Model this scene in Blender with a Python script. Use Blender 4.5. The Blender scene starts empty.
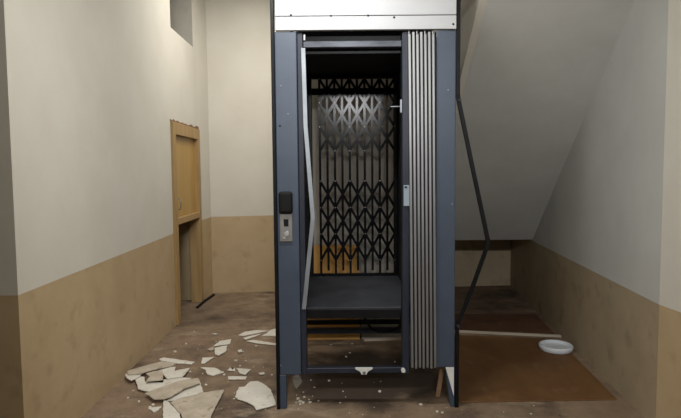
import bpy, bmesh, math, random
from mathutils import Vector, Matrix
random.seed(7)
SC = bpy.context.scene
COL = SC.collection
R = math.radians

# ------------------------------------------------------------------ materials
def new_mat(name):
    m = bpy.data.materials.new(name); m.use_nodes = True
    nt = m.node_tree
    return m, nt, nt.nodes['Principled BSDF']

def noise_mat(name, c1, c2, scale=4., rough=.8, metal=0., bump=.05, detail=6., spread=(.35, .65), bscale=None, spec=.3,
              c3=None, s3=30., t3=(.66, .74), stretch=(1, 1, 1)):
    m, nt, b = new_mat(name)
    N, L = nt.nodes, nt.links
    tc = N.new('ShaderNodeTexCoord'); mp = N.new('ShaderNodeMapping'); mp.inputs['Scale'].default_value = stretch
    L.new(tc.outputs['Object'], mp.inputs['Vector'])
    n = N.new('ShaderNodeTexNoise'); n.inputs['Scale'].default_value = scale; n.inputs['Detail'].default_value = detail
    n.inputs['Roughness'].default_value = .62
    L.new(mp.outputs['Vector'], n.inputs['Vector'])
    r = N.new('ShaderNodeValToRGB')
    r.color_ramp.elements[0].position = spread[0]; r.color_ramp.elements[0].color = (*c1, 1)
    r.color_ramp.elements[1].position = spread[1]; r.color_ramp.elements[1].color = (*c2, 1)
    L.new(n.outputs['Fac'], r.inputs['Fac'])
    out = r.outputs['Color']
    if c3:
        n3 = N.new('ShaderNodeTexNoise'); n3.inputs['Scale'].default_value = s3; n3.inputs['Detail'].default_value = 3
        L.new(mp.outputs['Vector'], n3.inputs['Vector'])
        r3 = N.new('ShaderNodeValToRGB'); r3.color_ramp.elements[0].position = t3[0]; r3.color_ramp.elements[1].position = t3[1]
        L.new(n3.outputs['Fac'], r3.inputs['Fac'])
        mx = N.new('ShaderNodeMixRGB'); L.new(r3.outputs['Color'], mx.inputs['Fac']); L.new(out, mx.inputs['Color1'])
        mx.inputs['Color2'].default_value = (*c3, 1); out = mx.outputs['Color']
    L.new(out, b.inputs['Base Color'])
    b.inputs['Roughness'].default_value = rough; b.inputs['Metallic'].default_value = metal
    b.inputs['Specular IOR Level'].default_value = spec
    if bump:
        nb = N.new('ShaderNodeTexNoise'); nb.inputs['Scale'].default_value = bscale or scale * 8; nb.inputs['Detail'].default_value = 4
        L.new(tc.outputs['Object'], nb.inputs['Vector'])
        bp = N.new('ShaderNodeBump'); bp.inputs['Strength'].default_value = bump; bp.inputs['Distance'].default_value = .01
        L.new(nb.outputs['Fac'], bp.inputs['Height']); L.new(bp.outputs['Normal'], b.inputs['Normal'])
    return m

def wood_mat(name, c1, c2, axis='Z', scale=14., rough=.45):
    st = {'Z': (1, 1, .08), 'X': (.08, 1, 1), 'Y': (1, .08, 1)}[axis]
    return noise_mat(name, c1, c2, scale=scale, rough=rough, bump=.04, spread=(.3, .7), stretch=st, spec=.4)

def floor_mat():
    """bare dirty concrete: brown base, dark damp stains, pale plaster dust"""
    m, nt, b = new_mat('dirty_concrete'); N, L = nt.nodes, nt.links
    tc = N.new('ShaderNodeTexCoord')
    def nz(scale, detail, p0, p1, stretch=(1, 1, 1)):
        mp = N.new('ShaderNodeMapping'); mp.inputs['Scale'].default_value = stretch; L.new(tc.outputs['Object'], mp.inputs['Vector'])
        n = N.new('ShaderNodeTexNoise'); n.inputs['Scale'].default_value = scale; n.inputs['Detail'].default_value = detail
        n.inputs['Roughness'].default_value = .65
        L.new(mp.outputs['Vector'], n.inputs['Vector'])
        r = N.new('ShaderNodeValToRGB'); r.color_ramp.elements[0].position = p0; r.color_ramp.elements[1].position = p1
        L.new(n.outputs['Fac'], r.inputs['Fac']); return n, r.outputs['Color']
    def mix(f, a, bb):
        x = N.new('ShaderNodeMixRGB'); L.new(f, x.inputs['Fac'])
        for s, v in (('Color1', a), ('Color2', bb)):
            if isinstance(v, tuple): x.inputs[s].default_value = (*v, 1)
            else: L.new(v, x.inputs[s])
        return x.outputs['Color']
    _, f1 = nz(5, 8, .35, .65); c = mix(f1, FLOOR_A, FLOOR_B)
    _, f2 = nz(1.6, 6, .50, .68); c = mix(f2, c, FLOOR_DARK)
    _, f3 = nz(2.3, 7, .56, .72, (1, 1.7, 1)); c = mix(f3, c, FLOOR_PALE)
    _, f4 = nz(38, 3, .64, .72); c = mix(f4, c, FLOOR_DARK)
    _, f5 = nz(62, 2, .70, .76); c = mix(f5, c, (.42, .36, .29))
    # darker patch on the floor of the elevator pit
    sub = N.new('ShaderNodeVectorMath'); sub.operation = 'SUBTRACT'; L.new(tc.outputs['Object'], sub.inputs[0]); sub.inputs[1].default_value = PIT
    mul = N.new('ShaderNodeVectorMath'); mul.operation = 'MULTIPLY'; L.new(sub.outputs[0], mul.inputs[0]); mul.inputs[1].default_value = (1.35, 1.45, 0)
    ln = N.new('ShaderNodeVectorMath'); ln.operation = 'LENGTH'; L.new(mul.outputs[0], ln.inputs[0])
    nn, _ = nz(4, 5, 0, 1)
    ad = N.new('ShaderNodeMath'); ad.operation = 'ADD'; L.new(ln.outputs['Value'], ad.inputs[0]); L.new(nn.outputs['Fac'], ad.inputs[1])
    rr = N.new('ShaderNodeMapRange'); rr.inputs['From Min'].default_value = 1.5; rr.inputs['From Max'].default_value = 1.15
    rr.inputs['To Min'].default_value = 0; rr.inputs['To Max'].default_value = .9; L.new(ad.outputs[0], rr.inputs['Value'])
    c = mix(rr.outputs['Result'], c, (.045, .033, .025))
    L.new(c, b.inputs['Base Color'])
    b.inputs['Roughness'].default_value = .72; b.inputs['Specular IOR Level'].default_value = .25
    n, _ = nz(40, 6, 0, 1)
    bp = N.new('ShaderNodeBump'); bp.inputs['Strength'].default_value = .25; bp.inputs['Distance'].default_value = .01
    L.new(n.outputs['Fac'], bp.inputs['Height']); L.new(bp.outputs['Normal'], b.inputs['Normal'])
    return m

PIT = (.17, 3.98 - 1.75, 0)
FLOOR_A, FLOOR_B, FLOOR_DARK, FLOOR_PALE = (.265, .188, .122), (.18, .125, .082), (.070, .050, .036), (.36, .28, .195)
M = {}
M['cream'] = noise_mat('cream_wall_paint', (.60, .565, .485), (.64, .61, .53), 2.2, .75, bump=.03)
M['cream_face'] = M['cream']
M['stairpaint'] = noise_mat('grey_white_stair_paint', (.53, .53, .495), (.58, .58, .545), 2.5, .7, bump=.03)
M['dado'] = noise_mat('tan_dado_paint', (.45, .335, .19), (.51, .385, .23), 2.6, .55, bump=.03, c3=(.37, .27, .155), s3=7., t3=(.58, .80))
M['dado_shaded'] = noise_mat('shaded_dado_paint', (.37, .293, .19), (.43, .345, .227), 2.6, .6, bump=.03, c3=(.27, .21, .135), s3=6., t3=(.55, .8))  # darker copy of the tan dado, shade by the stair put into the colour
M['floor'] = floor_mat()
M['ceil'] = noise_mat('ceiling_paint', (.62, .6, .55), (.66, .64, .6), 2., .8, bump=0)
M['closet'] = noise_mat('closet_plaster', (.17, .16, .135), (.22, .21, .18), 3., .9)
M['recess'] = noise_mat('shaded_recess_plaster', (.33, .315, .275), (.39, .375, .33), 3., .9)  # recess shade put into a darker plaster colour
M['blue'] = noise_mat('blue_grey_enamel', (.037, .051, .078), (.046, .063, .094), 5., .38, bump=.012, spec=.5, c3=(.045, .053, .08), s3=16., t3=(.6, .75))
M['navy'] = noise_mat('navy_steel', (.014, .017, .027), (.021, .025, .038), 6., .4, bump=.02, spec=.3)
M['black'] = noise_mat('black_gloss_paint', (.004, .004, .0045), (.008, .008, .009), 9., .36, bump=.02, spec=.16)
M['gate'] = noise_mat('glossy_black_gate_paint', (.003, .003, .0035), (.006, .006, .007), 9., .17, bump=.008, spec=.11)
M['cabin'] = noise_mat('dark_cabin_laminate', (.008, .0085, .010), (.014, .0145, .017), 5., .5, bump=.02)
M['cabinfloor'] = noise_mat('worn_rubber_floor', (.028, .030, .035), (.05, .053, .06), 4., .6, bump=.06, c3=(.08, .075, .07), s3=14., t3=(.6, .8))
M['header'] = noise_mat('white_enamel_panel', (.395, .40, .405), (.43, .435, .44), 3., .4, bump=.01, spec=.5)
M['silver'] = noise_mat('brushed_aluminium', (.20, .20, .20), (.27, .27, .27), 9., .38, metal=.75, bump=.02, stretch=(6, 6, .3))
M['alu'] = noise_mat('grey_aluminium_strip', (.21, .23, .25), (.27, .29, .31), 7., .4, metal=.4, bump=.02)
M['steel'] = noise_mat('steel_plate', (.22, .21, .20), (.29, .28, .27), 9., .35, metal=.7, bump=.02)
M['track'] = noise_mat('worn_track_steel', (.035, .038, .046), (.085, .09, .105), 8., .4, metal=.4, bump=.03, stretch=(.6, 4, 4))
M['door'] = wood_mat('varnished_yellow_panel', (.40, .235, .055), (.48, .295, .08), 'Z', 9)
M['doorframe'] = wood_mat('pale_worn_timber', (.32, .20, .080), (.45, .30, .13), 'Z', 16, .6)
M['plaster'] = noise_mat('white_plaster', (.60, .56, .48), (.70, .66, .58), 7., .85, bump=.08, c3=(.45, .38, .29), s3=16., t3=(.60, .78))
M['plasterd'] = noise_mat('dusty_plaster_back', (.40, .34, .26), (.54, .47, .37), 8., .9, bump=.12, c3=(.27, .21, .15), s3=20., t3=(.60, .75))
M['ply'] = noise_mat('worn_brown_plywood', (.115, .054, .019), (.165, .082, .030), 3., .6, bump=.04, c3=(.19, .115, .058), s3=8., t3=(.60, .78), stretch=(1, .6, 1))
M['plyred'] = noise_mat('worn_reddish_plywood', (.10, .048, .026), (.15, .075, .04), 3., .65, bump=.04, c3=(.19, .13, .085), s3=8., t3=(.60, .78))
M['plyorange'] = noise_mat('orange_plywood', (.36, .18, .035), (.45, .24, .06), 4., .6, bump=.04, stretch=(1, 1, .2))
M['greyboard'] = noise_mat('grey_cement_board', (.22, .205, .18), (.30, .28, .25), 4., .85, bump=.06)
M['rearpanel'] = noise_mat('stained_rear_board', (.27, .25, .22), (.35, .325, .285), 3., .8, bump=.05, c3=(.20, .16, .11), s3=6., t3=(.55, .75), stretch=(1, 1, .4))
M['batten'] = wood_mat('pale_batten', (.42, .36, .27), (.55, .48, .38), 'X', 10, .7)
M['whiteplastic'] = noise_mat('white_plastic', (.66, .70, .74), (.72, .75, .79), 3., .35, bump=.0, spec=.5)
M['rubber'] = noise_mat('black_rubber', (.006, .006, .006), (.01, .01, .01), 6., .6, bump=.0, spec=.15)
M['stick'] = wood_mat('rough_broken_wood', (.16, .09, .045), (.24, .15, .08), 'Z', 20, .8)
M['chrome'] = noise_mat('bright_metal', (.75, .75, .75), (.82, .82, .82), 6., .25, metal=.9, bump=.0)
M['whitepaint'] = noise_mat('chipped_white_paint', (.55, .55, .52), (.66, .66, .63), 6., .6, bump=.03)
M['blackdisplay'] = noise_mat('black_display_glass', (.006, .006, .007), (.01, .01, .012), 6., .15, bump=.0, spec=.5)
M['tag'] = noise_mat('pale_blue_tag', (.25, .30, .34), (.29, .34, .38), 6., .5, bump=.0)

# ------------------------------------------------------------------ mesh helpers
class MB:
    def __init__(s): s.b = bmesh.new()
    def box(s, x0, x1, y0, y1, z0, z1, mi=0):
        v = [s.b.verts.new((x, y, z)) for z in (z0, z1) for x, y in ((x0, y0), (x1, y0), (x1, y1), (x0, y1))]
        for f in ((3, 2, 1, 0), (4, 5, 6, 7), (0, 1, 5, 4), (1, 2, 6, 5), (2, 3, 7, 6), (3, 0, 4, 7)):
            s.b.faces.new([v[i] for i in f]).material_index = mi
        return s
    def bar(s, p, q, w, t, up=(0, 1, 0)):
        """rectangular bar from p to q: w across, t along 'up'"""
        p, q, u = Vector(p), Vector(q), Vector(up)
        d = (q - p).normalized(); a = d.cross(u).normalized() * (w / 2); u = a.cross(d).normalized() * (t / 2)
        v = [s.b.verts.new(c + sa * a + su * u) for c in (p, q) for sa, su in ((-1, -1), (1, -1), (1, 1), (-1, 1))]
        for f in ((3, 2, 1, 0), (4, 5, 6, 7), (0, 1, 5, 4), (1, 2, 6, 5), (2, 3, 7, 6), (3, 0, 4, 7)):
            s.b.faces.new([v[i] for i in f])
        return s
    def ribbon(s, pts, w, t, axis='x'):
        """strip through pts (x,y,z), mitred: wide in x, thick in y"""
        rows = []
        for x, y, z in pts:
            rows.append([s.b.verts.new((x + a * w / 2, y + b * t / 2, z)) for a, b in ((-1, -1), (1, -1), (1, 1), (-1, 1))])
        for r0, r1 in zip(rows, rows[1:]):
            for i in range(4): s.b.faces.new((r0[i], r0[(i + 1) % 4], r1[(i + 1) % 4], r1[i]))
        s.b.faces.new(rows[0][::-1]); s.b.faces.new(rows[-1])
        return s
    def cyl(s, p, q, r, n=16, r2=None):
        p, q = Vector(p), Vector(q); d = (q - p).normalized()
        a = d.orthogonal().normalized(); b = d.cross(a)
        r2 = r if r2 is None else r2
        c0 = [s.b.verts.new(p + r * (math.cos(6.28318 * i / n) * a + math.sin(6.28318 * i / n) * b)) for i in range(n)]
        c1 = [s.b.verts.new(q + r2 * (math.cos(6.28318 * i / n) * a + math.sin(6.28318 * i / n) * b)) for i in range(n)]
        for i in range(n): s.b.faces.new((c0[i], c0[(i + 1) % n], c1[(i + 1) % n], c1[i])).smooth = True
        s.b.faces.new(c0[::-1]); s.b.faces.new(c1)
        return s
    def tube(s, pts, r, n=10):
        P = [Vector(p) for p in pts]; rings = []
        for i, p in enumerate(P):
            d = (P[min(i + 1, len(P) - 1)] - P[max(i - 1, 0)]).normalized()
            a = d.cross(Vector((.13, .97, .21))).normalized(); b = d.cross(a)
            rings.append([s.b.verts.new(p + r * (math.cos(6.28318 * k / n) * a + math.sin(6.28318 * k / n) * b)) for k in range(n)])
        for r0, r1 in zip(rings, rings[1:]):
            for k in range(n): s.b.faces.new((r0[k], r0[(k + 1) % n], r1[(k + 1) % n], r1[k])).smooth = True
        s.b.faces.new(rings[0][::-1]); s.b.faces.new(rings[-1])
        return s
    def lathe(s, c, prof, n=48):
        rings = []
        for r, z in prof:
            if r < 1e-6: rings.append([s.b.verts.new((c[0], c[1], c[2] + z))])
            else: rings.append([s.b.verts.new((c[0] + r * math.cos(6.28318 * k / n), c[1] + r * math.sin(6.28318 * k / n), c[2] + z)) for k in range(n)])
        for a, b in zip(rings, rings[1:]):
            for k in range(n):
                q = []
                for v in (a[k % len(a)], a[(k + 1) % len(a)], b[(k + 1) % len(b)], b[k % len(b)]):
                    if v not in q: q.append(v)
                if len(q) > 2: s.b.faces.new(q).smooth = True
        return s
    def prism(s, poly, z0, z1, mi=0, axis='z'):
        """poly extruded from z0 to z1; z0/z1 may be numbers or lists per vertex. axis 'y': poly is (x,z), 'x': poly is (y,z)"""
        g = {'z': lambda p, t: (p[0], p[1], t), 'y': lambda p, t: (p[0], t, p[1]), 'x': lambda p, t: (t, p[0], p[1])}[axis]
        n = len(poly)
        za = z0 if isinstance(z0, (list, tuple)) else [z0] * n; zb = z1 if isinstance(z1, (list, tuple)) else [z1] * n
        a = [s.b.verts.new(g(p, z)) for p, z in zip(poly, za)]; b = [s.b.verts.new(g(p, z)) for p, z in zip(poly, zb)]
        for i in range(n): s.b.faces.new((a[i], a[(i + 1) % n], b[(i + 1) % n], b[i])).material_index = mi
        s.b.faces.new(a[::-1]).material_index = mi; s.b.faces.new(b).material_index = mi
        return s
    def build(s, name, mats, parent=None, origin=None, bevel=0., seg=2):
        bmesh.ops.recalc_face_normals(s.b, faces=s.b.faces)
        if parent is not None: o0 = ORG[parent.name]
        elif origin is not None: o0 = Vector(origin)
        else:
            vs = [v.co for v in s.b.verts]
            o0 = Vector((sum(v.x for v in vs) / len(vs), sum(v.y for v in vs) / len(vs), min(v.z for v in vs)))
        for v in s.b.verts: v.co -= o0
        me = bpy.data.meshes.new(name); s.b.to_mesh(me); s.b.free()
        for m in (mats if isinstance(mats, (list, tuple)) else [mats]): me.materials.append(m)
        o = bpy.data.objects.new(name, me); COL.objects.link(o)
        if parent is not None: o.parent = parent
        else: o.location = o0
        ORG[o.name] = o0
        if bevel:
            bv = o.modifiers.new('bevel', 'BEVEL'); bv.width = bevel; bv.segments = seg; bv.limit_method = 'ANGLE'; bv.angle_limit = R(40)
        return o
ORG = {}
def tag(o, label, cat, group=None):
    o['label'] = label; o['category'] = cat
    if group: o['group'] = group
    return o
def thing(name, label, cat, loc, group=None):
    o = bpy.data.objects.new(name, None); COL.objects.link(o); o.location = loc; o.empty_display_size = .1
    ORG[o.name] = Vector(loc)
    return tag(o, label, cat, group)
def struct(o):
    o['kind'] = 'structure'; return o

# ------------------------------------------------------------------ the setting
def lx(y): return -1.61 - .012 * (y - 3.)            # face of the left wall
def rx(y): return 1.812 + .100 * (y - 3.09)          # face of the wall beside the stair
TOP = 3.75
def ldado(y): return .902 + .052 * max(0, (y - 5.0) / 1.8)
def wall_piece(mb, poly, dz, z0=0., z1=TOP):
    """solid wall with a tan dado (slot 1) up to the heights dz and cream paint (slot 0) above"""
    mb.prism(poly, z0, dz, 1); mb.prism(poly, dz, z1, 0)

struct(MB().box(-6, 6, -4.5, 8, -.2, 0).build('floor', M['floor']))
struct(MB().box(-6, 6, -4.5, 8, TOP, TOP + .2).build('ceiling', M['ceil']))

mb = MB(); B = .30
def lpoly(y0, y1): return [(lx(y0), y0), (lx(y1), y1), (lx(y1) - B, y1), (lx(y0) - B, y0)]
D0, D1, DT = 5.36, 6.43, 2.005                         # door opening
N0, N1, NZ0, NZ1 = 5.46, 6.33, 2.92, 3.62              # high recess
wall_piece(mb, lpoly(2.70, D0), [ldado(2.7), ldado(D0)] * 1 + [ldado(D0), ldado(2.7)])
wall_piece(mb, [(lx(D1), D1), (lx(6.85) + .05, 6.85), (lx(6.85) - B, 6.85), (lx(D1) - B, D1)], [ldado(D1), ldado(6.85), ldado(6.85), ldado(D1)])
mb.prism(lpoly(D0, D1), DT, NZ0); mb.prism(lpoly(D0, D1), NZ1, TOP)
mb.prism(lpoly(D0, N0), NZ0, NZ1); mb.prism(lpoly(N1, D1), NZ0, NZ1)
struct(mb.build('wall_left', [M['cream'], M['dado']]))
struct(MB().prism([(lx(5.3) - B, 5.3), (lx(6.5) - B, 6.5), (lx(6.5) - B - .1, 6.5), (lx(5.3) - B - .1, 5.3)], 2.5, TOP).prism([(lx(N1) - .004, N1), (lx(N1) - .004, N1 - .012), (lx(N1) - B, N1 - .012), (lx(N1) - B, N1)], NZ0, NZ1).build('wall_recess', M['recess']))  # includes a thin lining that carries the painted shade of the recess
mb = MB()                                              # the dark closet behind the small door
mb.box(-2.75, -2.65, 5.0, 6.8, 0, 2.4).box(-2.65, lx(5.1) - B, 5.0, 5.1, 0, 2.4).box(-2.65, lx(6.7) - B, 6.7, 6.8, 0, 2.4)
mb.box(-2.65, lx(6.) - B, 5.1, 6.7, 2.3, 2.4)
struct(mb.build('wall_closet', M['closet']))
struct(MB().prism([(-1.21, -4.4), (-1.21, 1.85), (-1.6, 1.85), (-1.6, -4.4)], 0, TOP).build('added_shade_wall', M['cream']))  # unseen wall, added to keep the hall light off the near-left face
mb = MB(); wall_piece(mb, [(-5.5, 2.70), (lx(2.7) - B, 2.70), (lx(2.7) - B, 2.95), (-5.5, 2.95)], .897)
struct(mb.build('wall_front_left', [M['cream'], M['dado']]))
mb = MB()
def by(x): return 6.78 + .082 * (x + 2.)
wall_piece(mb, [(-2.0, by(-2)), (.9, by(.9)), (.9, by(.9) + .2), (-2.0, by(-2) + .2)], [.955, .98, .98, .955])
struct(mb.build('wall_back', [M['cream'], M['dado']]))
mb = MB(); wall_piece(mb, [(.9, by(.9)), (3.0, by(3)), (3.0, by(3) + .2), (.9, by(.9) + .2)], .98)
struct(mb.build('wall_back_right', [M['stairpaint'], M['dado_shaded']]))
mb = MB(); wall_piece(mb, [(rx(3.09), 3.09), (rx(3.09) + .4, 3.09), (rx(7.3) + .4, 7.3), (rx(7.3), 7.3)], .73)
struct(mb.build('wall_right', [M['stairpaint'], M['dado_shaded']]))
mb = MB(); wall_piece(mb, [(rx(3.09), 3.09), (rx(3.09) + .075 * 4.5, -1.41), (rx(3.09) + 1.2, -1.41), (rx(3.09) + .6, 3.09)], [.73, .73, .73, .73])
struct(mb.build('wall_front_right', [M['cream'], M['dado']]))

# concrete stair flight over the right side, seen from below, with its landing and solid parapet
SY, SZ, SS = 6.0, .742, .735
def sz(y): return SZ + SS * (SY - y)
mb = MB()
n = 14; rise = .19; run = rise / SS
prof = [(SY, SZ)]
yb = SY - n * run
prof += [(yb, sz(yb))]
prof += [(yb, sz(yb) + .30)]
for i in range(n):
    y = yb + i * run; z = sz(yb) + .30 - i * rise
    if i: prof.append((y, z))
    prof.append((y + run, z))
prof.append((SY, SZ + .12))
mb.b.verts.ensure_lookup_table()
def xpoly(mb, prof, xa, xb):
    a = [mb.b.verts.new((xa, y, z)) for y, z in prof]; b = [mb.b.verts.new((xb(y), y, z)) for y, z in prof]
    m = len(prof)
    for i in range(m): mb.b.faces.new((a[i], a[(i + 1) % m], b[(i + 1) % m], b[i]))
    mb.b.faces.new(a[::-1]); mb.b.faces.new(b)
xpoly(mb, prof, .93, lambda y: rx(y) + .02)
xpoly(mb, [(SY, SZ), (SY + 1.2, SZ), (SY + 1.2, SZ + .14), (SY, SZ + .14)], .93, lambda y: rx(y) + .02)
struct(mb.build('stair_flight', M['stairpaint']))
mb = MB()
xpoly(mb, [(SY, SZ - .0), (yb, sz(yb)), (yb, sz(yb) + .9), (SY, SZ + .9)], .88, lambda y: .935)
struct(mb.build('wall_stair_parapet', M['cream']))

struct(MB().box(.86, .925, 5.1, 7.02, 0, 1.7).build('wall_understair_blocker', M['stairpaint']))  # hidden wall, added to stop lobby light leaking under the stair
# small door in the left wall: timber frame, closed upper leaf, open lower half
d = thing('door_1', 'narrow yellow wooden door in the left wall, upper leaf shut and lower half open', 'door', (lx(5.9), 5.9, 0)); d['kind'] = 'structure'
def wbox(mb, y0, y1, z0, z1, o0, o1):
    """box that follows the left wall; o = distance out from its face"""
    mb.prism([(lx(y0) + o0, y0), (lx(y0) + o1, y0), (lx(y1) + o1, y1), (lx(y1) + o0, y1)], z0, z1); return mb
FW = .10
wbox(MB(), D0, D0 + FW, 0, DT, -.10, .025).build('door_jamb', M['doorframe'], d, bevel=.004)
wbox(MB(), D1 - FW, D1, 0, DT, -.10, .025).build('door_jamb', M['doorframe'], d, bevel=.004)
wbox(MB(), D0 + FW, D1 - FW, DT - .12, DT, -.10, .025).build('door_head', M['doorframe'], d, bevel=.004)
wbox(MB(), D0 + FW, D1 - FW, .99, 1.055, -.10, .03).build('door_rail', M['doorframe'], d, bevel=.004)
lf = wbox(MB(), D0 + FW, D1 - FW, 1.055, DT - .12, -.055, -.02).build('door_leaf', M['door'], d, bevel=.003)
hy = D0 + FW + .09
h = MB().tube([(lx(hy) - .02, hy, 1.13), (lx(hy) + .022, hy, 1.14), (lx(hy) + .03, hy, 1.18), (lx(hy) + .022, hy, 1.24), (lx(hy) - .02, hy, 1.25)], .005)
h.build('door_handle', M['steel'], lf)
mb = MB(); y = D0 - .01                                # chipped plaster over the door head
pts_hi = []
while y < D1 + .02:
    pts_hi.append((y, DT + .012 + random.random() * .025)); y += .06
mb.prism([(y_, z_) for y_, z_ in pts_hi] + [(pts_hi[-1][0], DT - .005), (pts_hi[0][0], DT - .005)], lx(5.9) + .000, lx(5.9) + .009, axis='x')
mb.build('door_lining', M['stick'], d)

# ------------------------------------------------------------------ elevator front and shaft frame
EX0, EX1, EY = -.405, .722, 3.40
e = thing('elevator', 'old blue-grey elevator front with white header panels and folded silver gate', 'elevator', (.16, 3.5, 0))
hp = MB().box(EX0 + .02, EX1 - .012, EY - .012, EY + .02, 2.442, TOP - .003).build('header_panel', M['header'], e, bevel=.003)
hq = MB().box(EX0 + .02, EX1 - .012, EY - .012, EY + .02, 2.357, 2.438).build('header_panel', M['header'], e, bevel=.003)
def screw(x, z, y, par, r=.005, m='alu', nm='screw'):
    return MB().cyl((x, y + .002, z), (x, y - .004, z), r, 12, r * .7).build(nm, M[m], par)
for x, z in ((-.289, 2.447), (-.047, 2.44), (.177, 2.44), (.334, 2.428), (.691, 2.385)):
    screw(x, z, EY - .011, hq if z < 2.44 else hp, .008, 'black', 'rivet')
# left casing, its folded return and foot
c = MB().box(-.393, -.258, EY, EY + .11, .222, 2.352).build('casing_panel', M['blue'], e, bevel=.006)
for x, z in ((-.357, 2.027), (-.316, 1.857), (-.385, .285)): screw(x, z, EY, c)
screw(-.367, 1.785, EY, c, .007, 'black', 'screw_hole')
MB().prism([(-.397, .222), (-.397, .0), (-.352, .0), (-.352, .222)], EY + .004, EY + .05, axis='y').build('foot', M['blue'], e, bevel=.005)
MB().box(-.257, -.222, EY + .018, EY + .10, .215, 2.352).build('door_jamb', M['navy'], e, bevel=.004)
# right casing and tapered foot
c = MB().box(.590, .712, EY, EY + .11, .262, 2.352).build('casing_panel', M['blue'], e, bevel=.006)
for x, z in ((.663, 1.994), (.691, 1.296)): screw(x, z, EY, c)
MB().prism([(.655, .262), (.690, 0.), (.716, .0), (.716, .262)], EY + .012, EY + .06, axis='y').build('foot', M['blue'], e, bevel=.004)
MB().prism([(.655, .262), (.708, .262), (.708, .075)], EY - .002, EY + .010, axis='y').build('torn_panel', M['whitepaint'], e, bevel=.001)
MB().box(.385, .428, EY + .018, EY + .10, .215, 2.352).build('door_jamb', M['navy'], e, bevel=.004)
# black steel corner bars: left straight, right buckled outward
MB().box(-.415, -.394, EY - .006, EY + .035, 0, TOP - .003).build('corner_bar', M['black'], e, bevel=.003)
MB().ribbon([(.725, EY + .01, TOP - .003), (.725, EY + .01, 1.97), (.729, EY + .004, 1.93), (.818, EY - .01, 1.50), (.910, EY - .015, 1.075), (.906, EY - .015, 1.03),
             (.818, EY - .008, .77), (.735, EY + .004, .55), (.729, EY + .01, .50), (.727, EY + .01, 0)], .025, .02).build('corner_bar', M['black'], e, bevel=.002)
for x, z in ((.732, 1.93), (.732, .53)): MB().cyl((x, EY + .02, z), (x, EY - .022, z), .009, 12).build('bolt', M['navy'], e)
for x in (-.415, .695): MB().box(x, x + .03, 4.72, 4.75, 0, TOP - .003).build('rear_post', M['black'], e, bevel=.003)
for z in (.17, 2.7):
    for x in (-.412, .705): MB().box(x, x + .022, EY + .112, 4.72, z, z + .04).build('side_rail', M['black'], e, bevel=.002)
MB().box(-.384, .694, 4.722, 4.748, .17, .21).build('rear_rail', M['black'], e, bevel=.002)
MB().box(-.384, .694, 5.045, 5.06, 0, TOP - .003).build('rear_panel', M['rearpanel'], e, bevel=.002)
# head track and dark lintel behind it
MB().box(-.222, .385, EY + .03, EY + .085, 2.262, 2.302).build('door_track', M['track'], e, bevel=.005)
MB().box(-.257, .590, EY + .105, EY + .125, 2.24, 2.44).build('lintel', M['black'], e)
MB().box(-.218, -.205, EY + .02, EY + .10, 2.303, 2.34).build('track_hanger', M['steel'], e, bevel=.002)
# front sill bar with white bracket and roller
sb = MB().box(-.25, .43, EY + .02, EY + .06, .222, .258).build('sill_bar', M['navy'], e, bevel=.004)
MB().prism([(.085, .262), (.195, .262), (.195, .252), (.165, .235), (.156, .216), (.124, .216), (.115, .235), (.085, .252)], EY + .008, EY + .0195, axis='y').build('bracket', M['whitepaint'], sb, bevel=.002)
MB().cyl((.141, EY + .012, .228), (.141, EY + .003, .228), .010).build('bracket_bolt', M['steel'], sb)
MB().cyl((.388, EY + .022, .245), (.388, EY - .008, .245), .013, 20).build('roller', M['whitepaint'], sb)
MB().cyl((-.285, EY + .06, .21), (-.285, EY + .01, .21), .014, 14).build('bolt', M['steel'], e)
MB().prism([(-.325, .215), (-.285, .225), (-.262, .13), (-.300, .085), (-.318, .12)], EY + .112, EY + .118, axis='y').build('torn_strip', M['closet'], e)
# bent aluminium strip hanging in the doorway
MB().ribbon([(-.219, EY + .006, 2.255), (-.210, EY + .004, 1.78), (-.172, EY - .004, 1.225), (-.173, EY - .004, 1.205), (-.222, EY + .008, .76), (-.236, EY + .012, .64)], .027, .008).build('bent_strip', M['alu'], e, bevel=.002)
# lock plate, catch
lk = MB().box(.392, .436, EY + .002, EY + .018, 1.285, 1.415).build('lock_plate', M['tag'], e, bevel=.003)
MB().box(.397, .412, EY - .001, EY + .003, 1.398, 1.408).build('lock_mark', M['rubber'], lk)
MB().box(.373, .384, EY + .02, EY + .035, 1.862, 1.942).cyl((.315, EY + .035, 1.90), (.375, EY + .03, 1.90), .004).build('latch', M['alu'], e, bevel=.001)
# call station: steel plate, black cover above, display and key switch
cp = MB().box(-.378, -.298, EY - .014, EY + .002, 1.072, 1.245).build('call_plate', M['steel'], e, bevel=.004)
MB().box(-.380, -.294, EY - .042, EY + .002, 1.247, 1.383).build('call_cover', M['rubber'], e, bevel=.018, seg=4)
MB().box(-.352, -.322, EY - .018, EY - .013, 1.168, 1.212).build('display', M['blackdisplay'], cp, bevel=.002)
MB().cyl((-.334, EY - .012, 1.122), (-.334, EY - .026, 1.122), .017, 24, .014).build('call_button', M['chrome'], cp)
MB().cyl((-.348, EY - .012, 1.098), (-.348, EY - .018, 1.098), .008, 16).build('key_switch', M['chrome'], cp)
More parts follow.
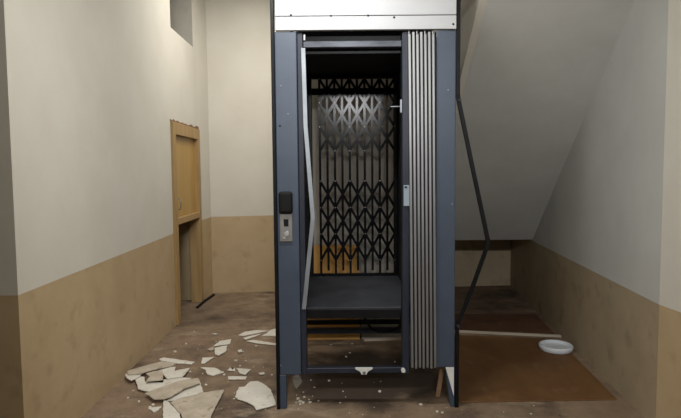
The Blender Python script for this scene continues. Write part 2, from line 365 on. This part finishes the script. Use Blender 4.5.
# silver gate folded against the right jamb
fg = MB().box(.432, .588, EY + .012, EY + .03, .30, 2.30).build('folding_gate', M['navy'], e)
K = 7
for k in range(K):
    x = .430 + .0238 * k; w = .0145
    dx = .012; zb = .272 - (.006 if k % 2 else 0); zt = 2.325 + (.012 if k % 2 else 0)
    m = MB(); y0 = EY - .030
    v = []
    for zz, xo in ((zb, .012), (zt, -.006)):
        xc = x + xo
        v.append([m.b.verts.new((xc + a, b, zz)) for a, b in ((-w / 2, y0), (w / 2, y0), (w / 2, EY + .012), (w / 2 - .003, EY + .012), (w / 2 - .003, y0 + .003), (-w / 2 + .003, y0 + .003), (-w / 2 + .003, EY + .012), (-w / 2, EY + .012))])
    for i in range(8): m.b.faces.new((v[0][i], v[0][(i + 1) % 8], v[1][(i + 1) % 8], v[1][i]))
    m.b.faces.new(v[0][::-1]); m.b.faces.new(v[1])
    m.build('gate_slat', M['silver'], fg, bevel=.003)
    if k % 2 == 0: MB().cyl((x - .006, EY - .01, zt - .005), (x - .006, EY - .01, zt + .022), .006, 12).build('hanger_pin', M['steel'], fg)

# ------------------------------------------------------------------ cabin
CX0, CX1, CY0, CY1, CF = -.262, .478, 3.53, 4.64, .628
cb = thing('elevator_cabin', 'dark elevator cabin hanging above the pit inside the blue-grey elevator front', 'elevator cabin', (.11, 4.08, .56))
MB().box(CX0, CX1, CY0 - .03, CY1, CF - .012, CF).build('cabin_floor', M['cabinfloor'], cb, bevel=.003)
MB().box(CX0, CX1, CY0 - .03, CY1, .555, CF - .0125).build('floor_frame', M['black'], cb, bevel=.004)
MB().box(CX0 - .02, CX0, CY0, CY1, .50, 2.34).build('side_wall', M['cabin'], cb)
MB().box(CX1, CX1 + .02, CY0, CY1, .50, 2.34).build('side_wall', M['cabin'], cb)
MB().box(CX0, CX1, CY0, CY1, 2.295, 2.34).build('cabin_ceiling', M['cabin'], cb)
for x in (CX0 + .002, CX1 - .032): MB().box(x, x + .03, 4.56, 4.62, CF, 2.294).build('gate_post', M['black'], cb, bevel=.003)
for x in (-.30, .50): MB().box(x - .015, x + .015, 4.47, 4.50, .165, .554).build('hanger', M['black'], cb, bevel=.002)
MB().box(-.315, .515, 4.465, 4.505, .165, .212).build('lower_frame', M['navy'], cb, bevel=.003)
rg = MB().box(CX0 + .033, CX1 - .033, 4.565, 4.60, CF + .001, CF + .022).build('scissor_gate', M['gate'], cb, bevel=.003)
MB().box(CX0 + .033, CX1 - .033, 4.592, 4.600, 2.135, 2.19).build('gate_rail', M['gate'], rg, bevel=.002)
MB().box(CX0 + .033, CX1 - .033, 4.565, 4.60, 2.262, 2.293).build('gate_track', M['gate'], rg, bevel=.002)
GX, GS, NP = -.166, .0618, 11
for i in range(NP):
    x = GX + GS * i; zb = CF + .023 if i % 2 == 0 else CF + .045
    m = MB().box(x - .0095, x + .0095, 4.583, 4.586, zb, 2.26).box(x - .0095, x - .0065, 4.573, 4.583, zb, 2.26).box(x + .0065, x + .0095, 4.573, 4.583, zb, 2.26)
    m.build('gate_picket', M['gate'], rg)
def link(i0, z0, i1, z1, y):
    """diagonal flat link, trimmed to the gate's width"""
    a, b = float(i0), float(i1); za, zb_ = z0, z1
    lo, hi = 0., NP - 1.
    def at(i): return z0 + (z1 - z0) * (i - i0) / (i1 - i0)
    A, Bq = min(max(a, lo), hi), min(max(b, lo), hi)
    if abs(A - Bq) < .5: return
    MB().bar((GX + GS * A, y, at(A)), (GX + GS * Bq, y, at(Bq)), .021, .004).build('lattice_link', M['gate'], rg)
for zb, zt in ((.765, 1.425), (1.675, 2.262)):
    for i in range(-4, 12, 2):
        link(i, zt, i + 6, zb, 4.570); link(i, zt, i - 6 if i >= -4 else i, zb, 4.564)
    for i in (12, 14): link(i, zt, i - 6, zb, 4.564)
for zb, zt in ((.765, 1.425), (1.675, 2.262)):
    for q in (0, 1 / 3, 2 / 3, 1):
        off = 0 if q in (0, 2 / 3) else 1
        for i in range(0, NP, 2):
            if 0 <= i < NP and random.random() < .6:
                z = zb + (zt - zb) * q
                MB().cyl((GX + GS * i, 4.572, z), (GX + GS * i, 4.559, z), .004, 10).build('rivet', M['steel'], rg)

# ------------------------------------------------------------------ loose things
tag(MB().tube([(.20, 4.44, .553), (.175, 4.44, .42), (.190, 4.44, .30), (.245, 4.44, .215), (.32, 4.44, .185), (.40, 4.44, .19), (.47, 4.44, .225), (.51, 4.45, .28)], .011).build('cable', M['rubber']),
    'black cable hanging in a loop below the elevator cabin', 'cable')
tag(MB().bar((.632, 3.56, .004), (.672, 3.60, .20), .030, .022).build('broken_stick', M['stick'], bevel=.004), 'brown broken wooden stick leaning under the folded silver gate', 'stick')
def leaning(name, x0, x1, y0, y1, h, t, m, label, cat):
    mb = MB(); v = [(x0, y0, 0), (x1, y0, 0), (x1, y0 + t, 0), (x0, y0 + t, 0)]
    a = [mb.b.verts.new(p) for p in v]; b = [mb.b.verts.new((p[0], p[1] + (y1 - y0), h)) for p in v]
    for i in range(4): mb.b.faces.new((a[i], a[(i + 1) % 4], b[(i + 1) % 4], b[i]))
    mb.b.faces.new(a[::-1]); mb.b.faces.new(b)
    return tag(mb.build(name, M[m], bevel=.002), label, cat)
leaning('plywood_board', -.56, .165, 4.84, 5.02, .83, .012, 'plyorange', 'orange plywood board standing on the floor behind the elevator cabin', 'board')
leaning('cement_board', .180, .66, 4.84, 5.00, 1.25, .012, 'greyboard', 'grey cement board standing to the right of the orange plywood board', 'board')
tag(MB().bar((.20, 4.79, .012), (.64, 4.835, .012), .022, .022, (0, 0, 1)).build('batten', M['batten'], bevel=.002), 'short pale batten lying at the foot of the grey cement board', 'batten')
tag(MB().bar((.96, 5.05, .011), (1.972, 4.855, .011), .030, .020, (0, 0, 1)).build('batten', M['batten'], bevel=.002), 'long pale batten across the brown floor sheet beside the white lid', 'batten')
tag(MB().prism([(.765, 3.47), (1.79, 3.49), (1.905, 4.78), (.765, 4.98)], 0.0005, .010).build('floor_sheet', M['ply'], bevel=.002), 'brown plywood sheet on the floor under the stair, white lid on it', 'floor sheet')
tag(MB().prism([(.765, 5.09), (1.945, 4.905), (2.02, 5.62), (.765, 5.70)], 0.0005, .009).build('floor_sheet', M['plyred'], bevel=.002), 'dark reddish sheet on the floor beyond the long pale batten', 'floor sheet')
lid = MB().lathe((1.778, 4.48, .0105), [(0, .004), (.108, .004), (.112, .0), (.122, .0), (.131, .012), (.136, .034), (.133, .044), (.127, .048), (.120, .044), (.115, .028), (.109, .024), (0, .026)])
tag(lid.build('bucket_lid', M['whiteplastic']), 'round white plastic bucket lid lying on the brown floor sheet', 'lid')
tag(MB().tube([(-1.600, 6.02, .014), (-1.595, 6.3, .014), (-1.560, 6.66, .014)], .014).build('pipe', M['rubber']), 'short black pipe on the floor between the small door and back corner', 'pipe')
SHARDS = {
    'A': ([(-1.114, 3.479), (-1.027, 3.573), (-0.941, 3.629), (-0.81, 3.681), (-0.804, 3.441), (-0.797, 3.122), (-0.926, 3.124), (-0.998, 3.313)], 0.020, 'd'),
    'A2': ([(-1.186, 3.554), (-1.13, 3.498), (-1.01, 3.331), (-0.937, 3.141), (-1.056, 3.143)], 0.012, 'w'),
    'B': ([(-1.327, 3.6), (-1.267, 3.682), (-1.16, 3.812), (-1.037, 3.871), (-0.997, 3.784), (-1.085, 3.67), (-1.129, 3.542), (-1.167, 3.509), (-1.23, 3.505)], 0.031, 'd'),
    'B2': ([(-1.156, 3.532), (-1.091, 3.71), (-1.004, 3.823), (-0.945, 3.662), (-1.003, 3.611), (-1.061, 3.583), (-1.111, 3.531)], 0.010, 'w'),
    'C': ([(-1.491, 3.879), (-1.485, 3.942), (-1.446, 3.932), (-1.401, 3.825), (-1.268, 3.813), (-1.284, 3.874), (-1.177, 3.91), (-1.09, 3.895), (-1.167, 3.835), (-1.277, 3.71), (-1.308, 3.654), (-1.413, 3.713)], 0.020, 'w'),
    'D': ([(-1.593, 3.991), (-1.546, 4.044), (-1.41, 4.19), (-1.276, 4.143), (-1.293, 4.097), (-1.403, 4.02), (-1.472, 3.942), (-1.561, 3.925)], 0.042, 'd'),
    'D2': ([(-1.592, 3.948), (-1.589, 3.981), (-1.474, 3.962), (-1.474, 3.913), (-1.504, 3.835), (-1.555, 3.883)], 0.031, 'w'),
    'E': ([(-1.37, 4.029), (-1.304, 4.093), (-1.268, 4.103), (-1.249, 4.013), (-1.152, 4.079), (-1.158, 3.906), (-1.256, 3.861), (-1.308, 3.941)], 0.031, 'w'),
    'E2': ([(-1.435, 3.938), (-1.392, 3.986), (-1.335, 3.999), (-1.273, 3.817), (-1.383, 3.789), (-1.386, 3.882)], 0.042, 'd'),
    'F': ([(-1.473, 4.341), (-1.446, 4.379), (-1.165, 4.268), (-1.178, 4.22), (-1.3, 4.242), (-1.441, 4.301)], 0.010, 'w'),
    'H1': ([(-1.109, 4.66), (-1.088, 4.806), (-0.993, 4.856), (-0.979, 4.719), (-1.042, 4.694)], 0.010, 'w'),
    'H2': ([(-1.086, 4.594), (-1.032, 4.645), (-0.987, 4.666), (-0.969, 4.514), (-1.002, 4.412), (-1.04, 4.434), (-1.065, 4.517)], 0.014, 'w'),
    'H3': ([(-1.143, 4.582), (-1.105, 4.646), (-1.085, 4.58), (-1.102, 4.547)], 0.010, 'd'),
    'G': ([(-1.13, 4.368), (-1.036, 4.377), (-1.078, 4.233), (-1.106, 4.234)], 0.010, 'w'),
    'I': ([(-1.089, 4.143), (-0.978, 4.134), (-0.884, 4.042), (-0.953, 3.97), (-1.003, 4.004), (-1.036, 4.09)], 0.010, 'w'),
    'J1': ([(-0.866, 4.075), (-0.86, 4.138), (-0.831, 4.085), (-0.821, 4.13), (-0.805, 4.06)], 0.010, 'w'),
    'J2': ([(-0.807, 4.119), (-0.69, 4.092), (-0.714, 3.981), (-0.763, 4.015)], 0.010, 'w'),
    'K': ([(-0.837, 3.951), (-0.697, 3.948), (-0.699, 3.894), (-0.826, 3.897)], 0.010, 'w'),
    'M1': ([(-0.953, 4.978), (-0.905, 5.091), (-0.804, 5.131), (-0.692, 5.106), (-0.763, 5.06), (-0.897, 4.957)], 0.010, 'w'),
    'M2': ([(-0.892, 4.887), (-0.849, 4.94), (-0.748, 5.013), (-0.776, 4.948), (-0.862, 4.838)], 0.010, 'w'),
    'O': ([(-0.848, 4.799), (-0.787, 4.826), (-0.542, 4.712), (-0.521, 4.657), (-0.743, 4.731)], 0.010, 'w'),
    'N': ([(-0.685, 5.111), (-0.597, 5.218), (-0.55, 4.926), (-0.643, 4.954), (-0.73, 4.957), (-0.697, 5.022)], 0.010, 'w'),
    'P': ([(-1.209, 5.048), (-1.156, 5.036), (-1.168, 5.0)], 0.010, 'w'),
    'Q': ([(-0.874, 4.527), (-0.847, 4.556), (-0.827, 4.496), (-0.853, 4.472)], 0.016, 'w'),
    'R': ([(-0.622, 4.007), (-0.582, 4.029), (-0.573, 3.989), (-0.606, 3.98)], 0.012, 'w'),
    'T': ([(-1.238, 3.411), (-1.204, 3.428), (-1.158, 3.439), (-1.163, 3.39), (-1.18, 3.351), (-1.205, 3.384)], 0.010, 'w'),
    'L': ([(-0.715, 3.575), (-0.719, 3.734), (-0.677, 3.745), (-0.658, 3.834), (-0.605, 3.845), (-0.535, 3.767), (-0.485, 3.68), (-0.427, 3.441), (-0.542, 3.367), (-0.57, 3.434), (-0.625, 3.493), (-0.687, 3.534)], 0.014, 'w'),
}
CRUMBS = [(-0.255, 3.492), (-0.293, 3.556), (-0.273, 3.469), (-0.21, 3.499), (-0.255, 3.579), (-0.219, 3.538), (-0.301, 3.493), (-0.276, 3.508), (-0.094, 3.866), (0.259, 3.66), (0.591, 3.34), (0.507, 3.445), (0.62, 3.325), (-1.436, 3.596), (-1.447, 3.715), (-1.233, 3.435), (-1.229, 3.481), (-1.329, 3.712), (-1.149, 4.07), (-1.371, 4.755), (-1.404, 4.54), (-0.766, 4.303), (-0.829, 4.525), (-0.846, 4.305), (-0.965, 3.811), (-0.744, 4.682), (-0.793, 4.19), (-0.936, 4.065), (-0.597, 4.016), (-0.878, 4.002), (0.034, 4.377), (-0.093, 4.692), (-0.051, 4.923), (0.09, 4.714), (0.42, 4.25), (0.068, 4.475), (-0.92, 3.627), (-0.719, 3.565), (1.164, 3.3), (-1.338, 3.53), (-0.52, 3.993), (-0.5, 4.594), (-1.228, 3.836), (-1.078, 3.889)]
LAB = {
'A': 'largest dusty plaster shard in the foreground pile, pointed right corner, cut by the photo bottom',
'A2': 'white cracked-off plaster triangle left of the largest dusty foreground shard',
'B': 'tan curved plaster shard lying above the largest foreground shard, pointed left end',
'B2': 'white plaster piece wedged between the tan curved shard and the largest foreground shard',
'C': 'white round-ended plaster shard sticking out left beneath the tan curved shard',
'D': 'long narrow tan plaster shard on top of the back of the pile',
'D2': 'small white rounded plaster end poking out at the far left of the pile',
'E': 'white notched plaster shard at the right back of the pile',
'E2': 'small dusty tan plaster piece in the middle of the pile',
'F': 'thin white plaster sliver lying just behind the pile',
'H1': 'far half of the cracked white plaster piece between the pile and elevator',
'H2': 'near half of the cracked white plaster piece between the pile and elevator',
'H3': 'tiny dark plaster scrap left of the cracked white plaster piece',
'G': 'small white plaster triangle in front of the cracked white piece',
'I': 'white plaster shard pointing right, midway between the pile and elevator foot',
'J1': 'small jagged white plaster chip left of the wedge-shaped chip near the elevator',
'J2': 'wedge-shaped white plaster chip beside the small jagged chip near the elevator',
'K': 'straight narrow white plaster strip in front of the wedge-shaped chip',
'M1': 'long flat white plaster sliver at the back, left of the elevator',
'M2': 'thin white plaster sliver between the long back sliver and the strip against the elevator',
'O': 'long white plaster strip running in behind the elevator\'s left foot',
'N': 'white plaster scrap farthest back against the elevator\'s left edge',
'P': 'tiny white plaster flake alone on the floor nearest the small door',
'Q': 'tiny round plaster lump on bare floor right of the cracked white piece',
'R': 'small plaster lump on the floor by the elevator\'s lower left edge',
'T': 'crooked white plaster bit on the floor left of the largest foreground shard',
'L': 'big clean white plaster shard with jagged left edge beside the elevator\'s left foot',
}
def shard(key):
    poly, z, kind = SHARDS[key]
    t = .008 if len(poly) > 5 else .006
    rnd = random.Random(key)
    cx = sum(p[0] for p in poly) / len(poly); cy = sum(p[1] for p in poly) / len(poly)
    size = max(math.hypot(p[0] - cx, p[1] - cy) for p in poly)
    pts = []
    for i, p in enumerate(poly):                      # break every edge into short irregular steps
        q = poly[(i + 1) % len(poly)]; L = math.hypot(q[0] - p[0], q[1] - p[1]); n = max(1, int(L / .035))
        for k in range(n):
            f = k / n; j = 0 if k == 0 else min(.005, L * .04)
            pts.append((p[0] + (q[0] - p[0]) * f + rnd.uniform(-j, j), p[1] + (q[1] - p[1]) * f + rnd.uniform(-j, j)))
    ar = sum(a[0] * b[1] - b[0] * a[1] for a, b in zip(pts, pts[1:] + pts[:1]))
    if ar < 0: pts.reverse()
    mb = MB(); zt = z; zb = z - t
    mb.prism(pts, zb, zt)
    bmesh.ops.triangulate(mb.b, faces=[f for f in mb.b.faces if len(f.verts) > 4])
    o = mb.build('plaster_shard', M['plasterd' if kind == 'd' else 'plaster'], bevel=.0015, seg=1)
    return tag(o, LAB[key], 'plaster shard', 'broken plaster shards on the floor')
for k in SHARDS: shard(k)
mb = MB()                                              # countless crumbs and dust flakes
def crumb(x, y, s):
    n = random.randint(4, 6); a0 = random.random() * 6.28
    pts = [(x + s * random.uniform(.6, 1.2) * math.cos(a0 + 6.28 * i / n), y + s * random.uniform(.6, 1.2) * math.sin(a0 + 6.28 * i / n)) for i in range(n)]
    mb.prism(pts, .0003, s * random.uniform(.4, .8))
def on_shard(x, y):
    for poly, z, kind in SHARDS.values():
        ins = False
        for (x0, y0), (x1, y1) in zip(poly, poly[1:] + poly[:1]):
            if (y0 > y) != (y1 > y) and x < (x1 - x0) * (y - y0) / (y1 - y0) + x0: ins = not ins
            if math.hypot(x - x0, y - y0) < .03: return True
        if ins: return True
    return False
for x, y in CRUMBS: crumb(x, y, random.uniform(.007, .014))
for i in range(120):
    u = random.random()
    if u < .55: x, y = random.gauss(-.95, .35), random.gauss(4.1, .6)
    elif u < .75: x, y = random.gauss(-.1, .25), random.gauss(3.55, .2)
    elif u < .88: x, y = random.uniform(-1.5, -.5), 6.72 + random.uniform(-.06, .0)
    else: x, y = random.uniform(-1.3, 1.6), random.uniform(3.0, 3.45)
    if lx(y) + .05 < x < rx(y) - .05 and not (x > .74 and 3.45 < y) and not on_shard(x, y): crumb(x, y, random.uniform(.002, .0065))
cr = tag(mb.build('plaster_crumbs', M['plaster']), 'scattered white plaster crumbs and flakes over the dirty floor', 'crumbs'); cr['kind'] = 'stuff'

# ------------------------------------------------------------------ light, camera, look
def area(name, loc, target, size, power, color):
    l = bpy.data.lights.new(name, 'AREA'); l.shape = 'RECTANGLE'; l.size, l.size_y = size; l.energy = power; l.color = color
    o = bpy.data.objects.new(name, l); COL.objects.link(o); o.location = loc
    o.rotation_euler = (Vector(target) - Vector(loc)).to_track_quat('-Z', 'Y').to_euler(); return o
area('lobby_ceiling_light', (-.45, 5.45, 3.70), (-.45, 5.45, 0), (1.1, .5), 50, (1, .97, .92))
area('ceiling_tube_light', (-.2, 2.52, 2.92), (-.25, 3.15, 0.6), (.9, .15), 34, (1, 1, .985))
area('hall_light', (.3, -2.5, 2.90), (.25, 3.4, 1.6), (.8, .16), 118, (.98, .99, 1))
w = bpy.data.worlds.new('hall_ambience'); SC.world = w; w.use_nodes = True
w.node_tree.nodes['Background'].inputs['Color'].default_value = (.95, .97, 1, 1)
w.node_tree.nodes['Background'].inputs['Strength'].default_value = .10

cam = bpy.data.cameras.new('camera'); co = bpy.data.objects.new('camera', cam); COL.objects.link(co)
cam.sensor_width = 36; cam.lens = 550 / 681 * 36; cam.clip_start = .05
co.matrix_world = Matrix.Translation((0, 0, 1.5)) @ Matrix.Rotation(R(90 - 3.85), 4, 'X') @ Matrix.Rotation(R(-.5), 4, 'Z')
SC.camera = co
SC.view_settings.view_transform = 'Standard'; SC.view_settings.look = 'None'
SC.view_settings.gamma = 1; SC.view_settings.use_curve_mapping = False
SC.view_settings.exposure = 0.0
